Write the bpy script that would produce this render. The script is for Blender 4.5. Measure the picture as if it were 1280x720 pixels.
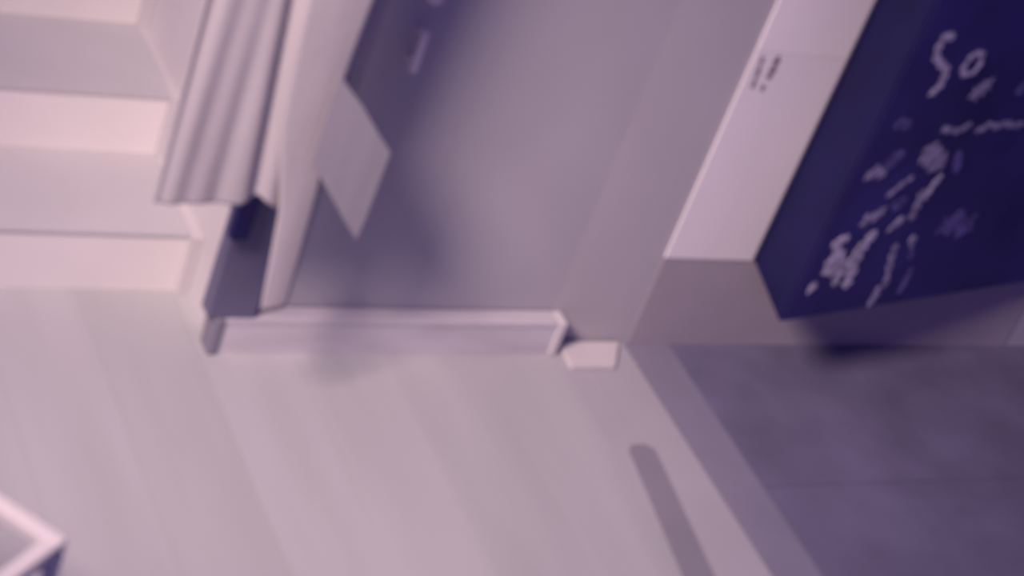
import bpy, bmesh, math, random
from mathutils import Vector, Matrix

random.seed(7)
for o in list(bpy.data.objects):
    bpy.data.objects.remove(o, do_unlink=True)
scene = bpy.context.scene
COL = scene.collection

# ------------------------------------------------------------------ camera
# x runs along the back wall, y into it, z up (metres).  The camera hangs high
# on the wall behind, tilted down 32 degrees and rolled.
cam_data = bpy.data.cameras.new('camera')
cam = bpy.data.objects.new('camera', cam_data)
COL.objects.link(cam)
yaw, pitch, roll = math.radians(35.0), math.radians(32.2), math.radians(21.7)
fwd = Vector((math.sin(yaw) * math.cos(pitch), math.cos(yaw) * math.cos(pitch), -math.sin(pitch)))
side = Vector((math.cos(yaw), -math.sin(yaw), 0))
upv = side.cross(fwd)
right = side * math.cos(roll) + upv * math.sin(roll)
top = -side * math.sin(roll) + upv * math.cos(roll)
m = Matrix((right, top, -fwd)).transposed().to_4x4()
m.translation = Vector((0, 0, 2.5))
cam.matrix_world = m
cam_data.sensor_width = 36
cam_data.lens = 2600 / 1280 * 36
cam_data.clip_start = 0.02
cam_data.dof.use_dof = True            # the photograph is out of focus
cam_data.dof.focus_distance = 400
cam_data.dof.aperture_fstop = 4.5
scene.camera = cam

# ------------------------------------------------------------------ light
world = bpy.data.worlds.new('world')
scene.world = world
world.use_nodes = True
bg = world.node_tree.nodes['Background']
bg.inputs['Color'].default_value = (0.36, 0.25, 1.0, 1)
bg.inputs['Strength'].default_value = 0.29

def spot(name, loc, aim, energy, angle, blend, radius, color):
    d = bpy.data.lights.new(name, 'SPOT')
    d.energy = energy; d.spot_size = math.radians(angle); d.spot_blend = blend
    d.shadow_soft_size = radius; d.color = color
    o = bpy.data.objects.new(name, d); COL.objects.link(o)
    o.location = loc
    o.rotation_euler = (Vector(aim) - Vector(loc)).to_track_quat('-Z', 'Y').to_euler()
    return o
spot('key_spot', (-0.80, 1.40, 2.98), (1.75, 2.85, 0.3), 950, 48, 1.0, 0.50, (1.0, 0.755, 0.70))  # unseen key light, added at upper left and coned to shape the shading

vs = scene.view_settings
vs.view_transform = 'Standard'
vs.look = 'None'
vs.gamma = 1.0
vs.exposure = 0.0
vs.use_curve_mapping = False

# ------------------------------------------------------------------ materials
MATS = {}
def mat(name, col, rough=0.7, var=0.06, scale=6.0, bump=0.0, stretch=(1, 1, 1), spec=0.3, per_object=0.0):
    """Plain paint / plaster / cloth with faint cloudy colour variation and fine relief."""
    mt = bpy.data.materials.new(name); mt.use_nodes = True
    nt = mt.node_tree; n = nt.nodes; l = nt.links
    b = n['Principled BSDF']
    b.inputs['Roughness'].default_value = rough
    b.inputs['Specular IOR Level'].default_value = spec
    tc = n.new('ShaderNodeTexCoord'); mp = n.new('ShaderNodeMapping')
    mp.inputs['Scale'].default_value = stretch
    geo = n.new('ShaderNodeNewGeometry')
    l.new(geo.outputs['Position'], mp.inputs['Vector'])
    nz = n.new('ShaderNodeTexNoise'); nz.inputs['Scale'].default_value = scale
    nz.inputs['Detail'].default_value = 3
    l.new(mp.outputs['Vector'], nz.inputs['Vector'])
    mr = n.new('ShaderNodeMapRange')
    mr.inputs['From Min'].default_value = 0.3; mr.inputs['From Max'].default_value = 0.7
    mr.inputs['To Min'].default_value = 1 - var; mr.inputs['To Max'].default_value = 1 + var
    l.new(nz.outputs['Fac'], mr.inputs['Value'])
    val = mr.outputs['Result']
    if per_object:
        oi = n.new('ShaderNodeObjectInfo'); m2 = n.new('ShaderNodeMapRange')
        m2.inputs['To Min'].default_value = 1 - per_object; m2.inputs['To Max'].default_value = 1 + per_object
        l.new(oi.outputs['Random'], m2.inputs['Value'])
        mu = n.new('ShaderNodeMath'); mu.operation = 'MULTIPLY'
        l.new(val, mu.inputs[0]); l.new(m2.outputs['Result'], mu.inputs[1]); val = mu.outputs[0]
    hs = n.new('ShaderNodeHueSaturation'); hs.inputs['Color'].default_value = (*col, 1)
    l.new(val, hs.inputs['Value']); l.new(hs.outputs['Color'], b.inputs['Base Color'])
    if bump:
        nb = n.new('ShaderNodeTexNoise'); nb.inputs['Scale'].default_value = 60
        bp = n.new('ShaderNodeBump'); bp.inputs['Strength'].default_value = bump; bp.inputs['Distance'].default_value = 0.002
        l.new(geo.outputs['Position'], nb.inputs['Vector'])
        l.new(nb.outputs['Fac'], bp.inputs['Height']); l.new(bp.outputs['Normal'], b.inputs['Normal'])
    MATS[name] = mt
    return mt

mat('plank_wood', (0.42, 0.425, 0.445), 0.6, 0.06, 2.0, 0.15, (4, 0.6, 4), per_object=0.05)
mat('dark_strip', (0.26, 0.25, 0.30), 0.7, 0.08, 3)
mat('pale_strip', (0.43, 0.425, 0.465), 0.7, 0.05, 3)
mat('end_grey', (0.21, 0.20, 0.26))
mat('slab_half_shaded', (0.25, 0.24, 0.32), 0.75, 0.08, 4)  # tone stepped between boards and slabs to imitate the dimming floor
mat('slab_shaded', (0.165, 0.155, 0.25), 0.75, 0.16, 5, 0.2, per_object=0.03)  # dark tone stands in for the light falling off towards the right
mat('sub_floor', (0.22, 0.21, 0.24), 0.9)
mat('riser_paint', (0.74, 0.71, 0.71), 0.6, 0.03, 3)
mat('tread_stone', (0.48, 0.475, 0.50), 0.7, 0.05, 3)
mat('pier_plaster', (0.56, 0.54, 0.56), 0.85, 0.04, 4, 0.2)
mat('wall_plaster', (0.46, 0.446, 0.48), 0.85, 0.06, 2.5, 0.2)
mat('door_paint', (0.43, 0.42, 0.46), 0.65, 0.06, 2.5)
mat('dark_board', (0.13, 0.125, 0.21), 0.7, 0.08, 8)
mat('post_wood', (0.60, 0.57, 0.62), 0.6, 0.05, 5)
mat('kerb_wood', (0.57, 0.55, 0.59), 0.6, 0.10, 5, 0, (1, 4, 4))
mat('lit_pale', (0.63, 0.60, 0.61), 0.6, 0.03)  # pale colour stands in for light on the kerb end and floor
mat('curtain_cloth', (0.41, 0.39, 0.42), 0.95, 0.05, 9, 0.25, (3, 3, 0.4), 0.1)
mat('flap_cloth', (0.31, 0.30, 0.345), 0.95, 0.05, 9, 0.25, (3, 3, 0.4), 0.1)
mat('black_metal', (0.013, 0.010, 0.10), 0.6, 0.1, 20)
mat('steel', (0.95, 0.88, 0.80), 0.8, 0.04, spec=0.1)
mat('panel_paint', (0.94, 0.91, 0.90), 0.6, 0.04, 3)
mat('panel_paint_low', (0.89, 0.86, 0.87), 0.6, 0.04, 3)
mat('plinth_grey', (0.385, 0.35, 0.40), 0.8, 0.05)
mat('ink', (0.22, 0.18, 0.22), 0.8)
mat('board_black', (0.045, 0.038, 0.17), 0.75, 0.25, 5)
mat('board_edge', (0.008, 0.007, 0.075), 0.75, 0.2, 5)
mat('chalk1', (0.62, 0.58, 0.68), 1.0, 0.35, 60)
mat('chalk2', (0.38, 0.35, 0.48), 1.0, 0.45, 50)
mat('chalk3', (0.15, 0.13, 0.34), 1.0, 0.5, 40)
mat('white_enamel', (0.62, 0.59, 0.60), 0.4, 0.02)
mat('seat_grey', (0.55, 0.53, 0.57), 0.6, 0.03)

# ------------------------------------------------------------------ helpers
def link(name, bm, material, parent=None, smooth=False):
    me = bpy.data.meshes.new(name)
    bmesh.ops.recalc_face_normals(bm, faces=bm.faces)
    bm.to_mesh(me); bm.free()
    me.materials.append(MATS[material])
    if smooth:
        for p in me.polygons: p.use_smooth = True
    o = bpy.data.objects.new(name, me); COL.objects.link(o)
    if parent: o.parent = parent
    return o

def add_prism(bm, pts, z0, z1):
    lo = [bm.verts.new((x, y, z0)) for x, y in pts]
    hi = [bm.verts.new((x, y, z1)) for x, y in pts]
    bm.faces.new(lo[::-1]); bm.faces.new(hi)
    n = len(pts)
    for i in range(n):
        bm.faces.new((lo[i], lo[(i + 1) % n], hi[(i + 1) % n], hi[i]))

def add_box(bm, x0, x1, y0, y1, z0, z1):
    add_prism(bm, [(x0, y0), (x1, y0), (x1, y1), (x0, y1)], z0, z1)

def bevel(bm, w, seg=2):
    bmesh.ops.bevel(bm, geom=list(bm.edges), offset=w, segments=seg, affect='EDGES', profile=0.5)

def box(name, b, material, parent=None, bev=0.0):
    bm = bmesh.new(); add_box(bm, *b)
    if bev: bevel(bm, bev)
    return link(name, bm, material, parent)

def prism(name, pts, z0, z1, material, parent=None, bev=0.0):
    bm = bmesh.new(); add_prism(bm, pts, z0, z1)
    if bev: bevel(bm, bev)
    return link(name, bm, material, parent)

def empty(name, loc=(0, 0, 0), rz=0):
    o = bpy.data.objects.new(name, None); COL.objects.link(o)
    o.location = loc; o.rotation_euler = (0, 0, rz)
    o.empty_display_size = 0.1
    return o

def tag(o, label, cat, group=None):
    o['label'] = label; o['category'] = cat
    if group: o['group'] = group
    return o

def structure(o, label=None, cat=None):
    o['kind'] = 'structure'
    if label: o['label'] = label
    if cat: o['category'] = cat
    return o

WALL = 3.06          # front face of the back wall

# ------------------------------------------------------------------ floor
floor = structure(box('floor', (-1.2, 5.4, -0.6, 5.2, -0.12, -0.014), 'sub_floor'),
                  'pale floor of wide boards and stone slabs, the slabs toned dark as shade', 'floor')
w = 0.205
x = 2.285
first = None
while x > -1.2:
    x0 = x - w
    if first is None:
        bm = bmesh.new(); add_box(bm, 0, w - 0.0006, 0, 3.82, -0.014, 0)
        first = link('plank', bm, 'plank_wood', floor); o = first
    else:
        o = first.copy(); COL.objects.link(o)
    o.location = (x0, -0.6, 0)
    x = x0
box('strip', (2.285, 2.358, -0.6, 3.22, -0.014, 0), 'pale_strip', floor)
prism('dark_streak', [(2.120, 1.3), (2.215, 1.3), (2.388, 2.705), (2.372, 2.722), (2.338, 2.722), (2.322, 2.705)], 0.0002, 0.0016, 'dark_strip', floor)  # thin dark tapered strip lying over the boards
box('strip', (2.360, 2.478, -0.6, 3.22, -0.014, 0), 'pale_strip', floor)
box('slab_edge', (2.480, 2.598, -0.6, 3.22, -0.014, 0), 'slab_half_shaded', floor)
xs = [2.600, 3.62, 4.5, 5.4]
ys = [-0.6, 0.6, 1.62, 2.585, 3.22]
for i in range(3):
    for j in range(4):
        box('slab', (xs[i], xs[i + 1] - 0.004, ys[j], ys[j + 1] - 0.0018, -0.014, 0), 'slab_shaded', floor)

# ------------------------------------------------------------------ walls
structure(box('wall_back', (2.2625, 5.4, WALL, WALL + 0.20, 0, 2.9), 'wall_plaster'),
          'grey plaster back wall between the door and the dark chalkboard box', 'wall')
hd = structure(box('wall_lintel', (1.562, 2.262, WALL, WALL + 0.20, 2.101, 2.9), 'wall_plaster'),
          'grey plaster wall above the door', 'wall')
structure(box('wall_stair', (1.492, 1.56, 3.095, 5.2, 0, 2.9), 'pier_plaster'),
          'pale plaster wall end beside the stairs and behind the curtain', 'wall')
structure(box('wall_right', (5.4, 5.55, -0.6, WALL, 0, 2.9), 'wall_plaster'),
          'grey plaster wall at the dark far end of the room', 'wall')
structure(box('wall_stairwell', (-1.2, 1.49, 5.0, 5.2, 0, 2.9), 'pier_plaster'),
          'pale plaster wall at the head of the stairs', 'wall')

# stairs: bright painted risers, floor-coloured treads
stairs = structure(empty('stairs', (0, 3.22, 0)), 'pale stairs with bright risers climbing away beside the curtain', 'stairs')
rise, run = 0.144, 0.285
for k in range(6):
    y0 = k * run
    box('riser', (-1.2, 1.468, y0, y0 + 0.03, k * rise, (k + 1) * rise - 0.007), 'riser_paint', stairs)
    box('tread', (-1.2, 1.468, y0 - 0.004, y0 + run + 0.03, (k + 1) * rise - 0.007, (k + 1) * rise), 'tread_stone', stairs)
pts = []
bm = bmesh.new()
prof = [(-0.02, 0)]
for k in range(6):
    prof += [(k * run - 0.02, (k + 1) * rise + 0.004), ((k + 1) * run - 0.02, (k + 1) * rise + 0.004)]
prof += [(6 * run - 0.02, 0)]
a = [bm.verts.new((1.4685, y, z)) for y, z in prof]; b = [bm.verts.new((1.4915, y, z)) for y, z in prof]
bm.faces.new(a); bm.faces.new(b[::-1])
for i in range(len(prof)):
    j = (i + 1) % len(prof); bm.faces.new((a[i], b[i], b[j], a[j]))
link('stringer', bm, 'pier_plaster', stairs)

# low threshold kerb along the foot of the door
kerb = structure(box('trim_1', (1.500, 2.262, 3.016, 3.0595, 0, 0.074), 'kerb_wood'),
                 'low grey threshold kerb along the foot of the door', 'threshold')
box('nosing', (1.500, 2.262, 3.0145, 3.0595, 0.0745, 0.09), 'kerb_wood', kerb, 0.003)
box('end_block', (1.478, 1.4995, 3.010, 3.0595, 0, 0.09), 'end_grey', kerb, 0.004)
box('lit_end', (2.2625, 2.284, 3.012, 3.0595, 0, 0.090), 'lit_pale', kerb, 0.004)  # pale block added for the light caught by the kerb's end edge

# door leaf with pull handle and lock
door = structure(box('door_1', (1.562, 2.262, WALL, WALL + 0.04, 0.0905, 2.1), 'door_paint'),
                 'grey flush door with a slim steel pull handle beside the curtain', 'door')
bm = bmesh.new()
add_box(bm, 1.716, 1.731, 3.020, 3.032, 0.680, 0.770)
bevel(bm, 0.004)
h = link('handle', bm, 'steel', door)
for z in (0.694, 0.756):
    bm = bmesh.new(); add_box(bm, 1.720, 1.726, 3.031, 3.0595, z - 0.004, z + 0.004); link('handle_post', bm, 'steel', h)
bm = bmesh.new()
bmesh.ops.create_cone(bm, cap_ends=True, segments=24, radius1=0.016, radius2=0.014, depth=0.012,
                      matrix=Matrix.Translation((1.735, 3.0535, 0.828)) @ Matrix.Rotation(math.pi / 2, 4, 'X'))
link('lock_rose', bm, 'steel', door)

# dark board at the hinge side
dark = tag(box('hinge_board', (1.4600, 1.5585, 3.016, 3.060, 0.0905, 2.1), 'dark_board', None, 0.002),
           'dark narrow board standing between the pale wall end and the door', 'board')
bm = bmesh.new(); add_box(bm, 1.446, 1.484, 2.992, 3.0155, 0.300, 0.405); bevel(bm, 0.002)
link('latch', bm, 'black_metal', dark)['label'] = 'black latch box'

# ------------------------------------------------------------------ curtain
curtain = tag(empty('curtain', (-0.030, 2.82, 0.040)), 'limp pale curtain hanging in folds beside the stairs, hem ragged', 'curtain')
def lerp(t, table):
    for (a0, b0), (a1, b1) in zip(table, table[1:]):
        if t <= a1: return b0 + (b1 - b0) * max(0, (t - a0) / (a1 - a0))
    return table[-1][1]
def fold(x, z):
    d = 0.0
    for c, wd, dp, dr in ((1.245, 0.016, 0.022, 0.0), (1.405, 0.016, 0.034, -0.09), (1.345, 0.02, 0.014, -0.02), (1.47, 0.02, 0.012, -0.03), (1.295, 0.02, 0.010, 0.02)):
        d += 0.5 * dp * math.exp(-((x - c - dr * (z - 0.65)) / wd) ** 2)
    return d + 0.004 + 0.0022 * math.sin(x * 33 + z * 4)
bm = bmesh.new()
NX, NZ = 72, 60
grid = []
for i in range(NX + 1):
    s = i / NX
    col = []
    for j in range(NZ + 1):
        t = j / NZ
        xb = 1.236 + s * 0.286
        hem = lerp(xb, [(1.23, 0.455), (1.39, 0.463), (1.43, 0.478), (1.463, 0.455), (1.49, 0.49), (1.523, 0.552)])
        z = hem + (2.05 - hem) * t ** 1.4
        xl = lerp(z, [(0.4, 1.238), (0.9, 1.230), (2.1, 1.215)])
        xr = lerp(z, [(0.45, 1.524), (0.75, 1.513), (0.91, 1.524), (2.1, 1.60)])
        xx = xl + (xr - xl) * s
        col.append(bm.verts.new((xx, fold(xx, z), z)))
    grid.append(col)
for i in range(NX):
    for j in range(NZ):
        bm.faces.new((grid[i][j], grid[i + 1][j], grid[i + 1][j + 1], grid[i][j + 1]))
c = link('cloth', bm, 'curtain_cloth', curtain, True)
md = c.modifiers.new('thickness', 'SOLIDIFY'); md.thickness = 0.003
# torn corner of the cloth turned out to the right
fl = [(1.500, 0.765), (1.516, 0.742), (1.560, 0.700), (1.612, 0.640), (1.644, 0.606), (1.642, 0.540), (1.640, 0.470), (1.636, 0.412), (1.610, 0.440), (1.570, 0.490), (1.523, 0.548), (1.500, 0.575)]
bm = bmesh.new()
vs_ = [bm.verts.new((x - 0.013, -0.024, z + 0.006)) for x, z in fl]
f = bm.faces.new(vs_)
link('torn_corner', bm, 'flap_cloth', curtain).modifiers.new('thickness', 'SOLIDIFY').thickness = 0.004
# long narrow drape in front, hanging below the hem
bm = bmesh.new()
rows = []
for k in range(41):
    z = 0.228 + (2.05 - 0.228) * (k / 40) ** 1.3
    xl = lerp(z, [(0.228, 1.491), (0.46, 1.466), (0.56, 1.440), (0.64, 1.418), (0.9, 1.392), (2.05, 1.39)])
    xr = lerp(z, [(0.228, 1.540), (0.545, 1.529), (0.75, 1.516), (0.91, 1.526), (2.05, 1.60)])
    rows.append([bm.verts.new((xl + (xr - xl) * q / 8, -0.004 - 0.006 * math.sin(math.pi * (0.12 + 0.76 * q / 8)), z + 0.012 * q / 8)) for q in range(9)])
for k in range(40):
    for q in range(8):
        bm.faces.new((rows[k][q], rows[k][q + 1], rows[k + 1][q + 1], rows[k + 1][q]))
link('long_drape', bm, 'curtain_cloth', curtain, True).modifiers.new('thickness', 'SOLIDIFY').thickness = 0.003
bm = bmesh.new()
bmesh.ops.create_cone(bm, cap_ends=True, segments=16, radius1=0.012, radius2=0.012, depth=0.62,
                      matrix=Matrix.Translation((1.41, 0.012, 2.062)) @ Matrix.Rotation(math.pi / 2, 4, 'Y'))
link('rail', bm, 'steel', curtain)
for xx in (1.53, 1.69):
    box('rail_bracket', (xx - 0.01, xx + 0.01, 0.012, 0.19 if xx < 1.6 else 0.238, 2.055, 2.07), 'steel', curtain)

# ------------------------------------------------------------------ pale panel beside the chalkboard
panel = tag(empty('wall_panel', (0, 0, 0)), 'pale tall boarded panel with two dark marks beside the chalkboard box', 'panel')
box('plinth', (2.490, 3.60, 3.0575, 3.0595, 0, 0.2395), 'plinth_grey', panel)
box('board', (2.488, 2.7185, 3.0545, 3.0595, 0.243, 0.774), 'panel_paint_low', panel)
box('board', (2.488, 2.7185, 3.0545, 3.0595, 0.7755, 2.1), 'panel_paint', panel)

def ribbon(bm, pts, width, y0, y1):
    """A flat stroke with round ends in the x-z plane, from depth y0 to y1."""
    P = [Vector(p) for p in pts]
    # smooth the polyline
    for _ in range(2):
        if len(P) < 3: break
        Q = [P[0]]
        for i in range(len(P) - 1):
            Q += [P[i] * 0.75 + P[i + 1] * 0.25, P[i] * 0.25 + P[i + 1] * 0.75]
        P = Q + [P[-1]]
    def poly(outline):
        a = [bm.verts.new((p.x, y0, p.y)) for p in outline]; b = [bm.verts.new((p.x, y1, p.y)) for p in outline]
        try:
            bm.faces.new(a); bm.faces.new(b[::-1])
        except ValueError:
            return
        for i in range(len(a)):
            j = (i + 1) % len(a); bm.faces.new((a[i], b[i], b[j], a[j]))
    L, R = [], []
    hw = width / 2
    n = len(P)
    for i in range(n):
        t = (P[min(i + 1, n - 1)] - P[max(i - 1, 0)])
        t = t.normalized() if t.length > 1e-7 else Vector((1, 0))
        q = Vector((-t.y, t.x)); k = hw * (0.8 + 0.35 * math.sin(i * 1.7 + pts[0][0] * 90))
        L.append(P[i] + q * k); R.append(P[i] - q * k)
    t0 = (P[1] - P[0]).normalized() * hw * 0.8; t1 = (P[-1] - P[-2]).normalized() * hw * 0.8
    outline = L + [P[-1] + t1] + R[::-1] + [P[0] - t0]
    # quads along the stroke
    va = [bm.verts.new((p.x, y0, p.y)) for p in L]; vb = [bm.verts.new((p.x, y0, p.y)) for p in R]
    wa = [bm.verts.new((p.x, y1, p.y)) for p in L]; wb = [bm.verts.new((p.x, y1, p.y)) for p in R]
    e0 = bm.verts.new((P[0].x - t0.x, y0, P[0].y - t0.y)); e1 = bm.verts.new((P[-1].x + t1.x, y0, P[-1].y + t1.y))
    g0 = bm.verts.new((P[0].x - t0.x, y1, P[0].y - t0.y)); g1 = bm.verts.new((P[-1].x + t1.x, y1, P[-1].y + t1.y))
    for i in range(n - 1):
        bm.faces.new((va[i], va[i + 1], vb[i + 1], vb[i]))
        bm.faces.new((va[i], va[i + 1], wa[i + 1], wa[i])); bm.faces.new((vb[i], vb[i + 1], wb[i + 1], wb[i]))
    bm.faces.new((va[0], vb[0], e0)); bm.faces.new((va[-1], vb[-1], e1))
    bm.faces.new((va[0], e0, g0, wa[0])); bm.faces.new((vb[0], e0, g0, wb[0]))
    bm.faces.new((va[-1], e1, g1, wa[-1])); bm.faces.new((vb[-1], e1, g1, wb[-1]))

for pts, wd in (([(2.508, 0.762), (2.512, 0.72), (2.515, 0.688)], 0.009), ([(2.545, 0.764), (2.546, 0.74), (2.544, 0.716)], 0.015), ([(2.541, 0.694), (2.541, 0.684)], 0.011)):
    bm = bmesh.new(); ribbon(bm, pts, wd, 3.0533, 3.0544); link('mark', bm, 'ink', panel)['label'] = 'dark painted mark'

# ------------------------------------------------------------------ chalkboard box
ANG = math.radians(11.56)
blk = tag(empty('chalkboard_box', (2.676, 2.842, 0), ANG), 'large black wall-hung box with white chalk writing on its front', 'chalkboard')
def loc2(x, y):
    dx, dy = x - 2.676, y - 2.842
    return (dx * math.cos(ANG) + dy * math.sin(ANG), -dx * math.sin(ANG) + dy * math.cos(ANG))
foot = [loc2(2.729, 3.0595), (0.0, 0.0022), (0.95, 0.0022), loc2(3.61, 3.0595)]
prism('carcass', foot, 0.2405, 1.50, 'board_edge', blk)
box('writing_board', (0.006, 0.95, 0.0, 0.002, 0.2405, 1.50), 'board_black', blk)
CHALK = [
    (1, 0.0132, [(0.1014, 0.9543), (0.0801, 0.9644), (0.0739, 0.9403), (0.0788, 0.9099), (0.1078, 0.8914), (0.1359, 0.8786), (0.1398, 0.8572), (0.14, 0.8339), (0.1246, 0.8191)]),
    (1, 0.0099, [(0.2262, 0.9092), (0.1987, 0.9162), (0.1874, 0.8878), (0.1864, 0.8626), (0.2257, 0.8606), (0.2372, 0.8816), (0.2262, 0.9092)]),
    (2, 0.0264, [(0.2666, 0.807), (0.2864, 0.8198), (0.2968, 0.8352)]),
    (2, 0.0115, [(0.2252, 0.7253), (0.2563, 0.717), (0.2875, 0.7168), (0.3036, 0.732)]),
    (2, 0.0115, [(0.3399, 0.7131), (0.362, 0.7156), (0.3713, 0.7294), (0.4083, 0.7144), (0.4246, 0.7299), (0.4594, 0.715), (0.4894, 0.7193)]),
    (1, 0.0215, [(0.0492, 0.3207), (0.052, 0.3291)]),
    (1, 0.0149, [(0.0844, 0.4541), (0.0579, 0.4487), (0.0578, 0.436), (0.0857, 0.4177), (0.1058, 0.4003), (0.095, 0.3843)]),
    (1, 0.0181, [(0.0736, 0.4042), (0.0656, 0.3837), (0.0776, 0.3627), (0.1004, 0.3663), (0.1085, 0.3913)]),
    (1, 0.0149, [(0.1193, 0.3813), (0.1221, 0.3548), (0.1195, 0.3289)]),
    (1, 0.0215, [(0.1664, 0.4556), (0.1557, 0.4353), (0.1491, 0.4037), (0.1576, 0.3634), (0.1634, 0.3186)]),
    (1, 0.0132, [(0.1476, 0.4319), (0.1382, 0.405), (0.1357, 0.3749)]),
    (2, 0.0181, [(0.1204, 0.4862), (0.1177, 0.5034), (0.1431, 0.5028), (0.1591, 0.5223)]),
    (2, 0.0099, [(0.2015, 0.602), (0.1774, 0.5834), (0.1535, 0.5606)]),
    (2, 0.0198, [(0.0548, 0.6171), (0.0717, 0.6339), (0.1003, 0.6192)]),
    (3, 0.0231, [(0.1029, 0.6394), (0.1107, 0.659), (0.1264, 0.6659)]),
    (2, 0.0363, [(0.2113, 0.6672), (0.2441, 0.6481), (0.2703, 0.6314)]),
    (3, 0.0264, [(0.3209, 0.6502), (0.3416, 0.6107)]),
    (1, 0.0132, [(0.296, 0.5957), (0.2855, 0.5713), (0.2806, 0.542)]),
    (2, 0.0149, [(0.2622, 0.5586), (0.2686, 0.5197), (0.2706, 0.4873)]),
    (3, 0.0165, [(0.2131, 0.5422), (0.1956, 0.5249)]),
    (2, 0.0165, [(0.2387, 0.4885), (0.2156, 0.463)]),
    (2, 0.0132, [(0.2666, 0.4138), (0.27, 0.3826), (0.2834, 0.3521), (0.3004, 0.2982)]),
    (2, 0.0198, [(0.3128, 0.4282), (0.319, 0.4099)]),
    (3, 0.0132, [(0.3278, 0.4), (0.3401, 0.3719)]),
    (3, 0.0132, [(0.3674, 0.3325), (0.3684, 0.3006), (0.3664, 0.2735)]),
    (2, 0.0149, [(0.2833, 0.2915), (0.2852, 0.2708), (0.28, 0.2488)]),
    (3, 0.0429, [(0.4056, 0.4466), (0.434, 0.4656), (0.4943, 0.4369)]),
    (3, 0.0165, [(0.0682, 0.7442), (0.0772, 0.7535), (0.1054, 0.7397)]),
    (3, 0.0149, [(0.4208, 0.8245), (0.4188, 0.8043)]),
]
for lv, wd, pts in CHALK:
    bm = bmesh.new(); ribbon(bm, pts, wd * 1.55, -0.0012, -0.0002)
    link('chalk_stroke', bm, 'chalk%d' % lv, blk)['label'] = 'white chalk stroke' if lv == 1 else 'faint chalk stroke'

# ------------------------------------------------------------------ patch of light by the kerb end, built as a thin pale slab
s = prism('light_patch', [(2.300, 2.966), (2.412, 2.966), (2.462, 3.052), (2.305, 3.052)], 0.0, 0.010, 'lit_pale', None, 0.002)
tag(s, 'bright patch of light on the floor at the kerb end, built as a thin slab', 'light patch')

# ------------------------------------------------------------------ white open stand, near corner of the room
stool = tag(empty('white_stand', (0.868, 2.008, 0), math.radians(129)), 'white open square metal stand on the boards by the stairs', 'stand')
S, T = 0.36, 0.026
for (a0, a1, b0, b1) in ((0, S, 0, T), (0, S, S - T, S), (0, T, T, S - T), (S - T, S, T, S - T)):
    box('rail', (a0, a1, b0, b1, 0.478, 0.504), 'white_enamel', stool, 0.005)
for ax in (0, S - T):
    for by in (0, S - T):
        box('leg', (ax, ax + T, by, by + T, 0, 0.4775), 'white_enamel', stool, 0.004)
for (a0, a1, b0, b1) in ((T, S - T, 0.006, 0.02), (T, S - T, S - 0.02, S - 0.006), (0.006, 0.02, T, S - T), (S - 0.02, S - 0.006, T, S - T)):
    box('stretcher', (a0, a1, b0, b1, 0.14, 0.158), 'white_enamel', stool, 0.003)
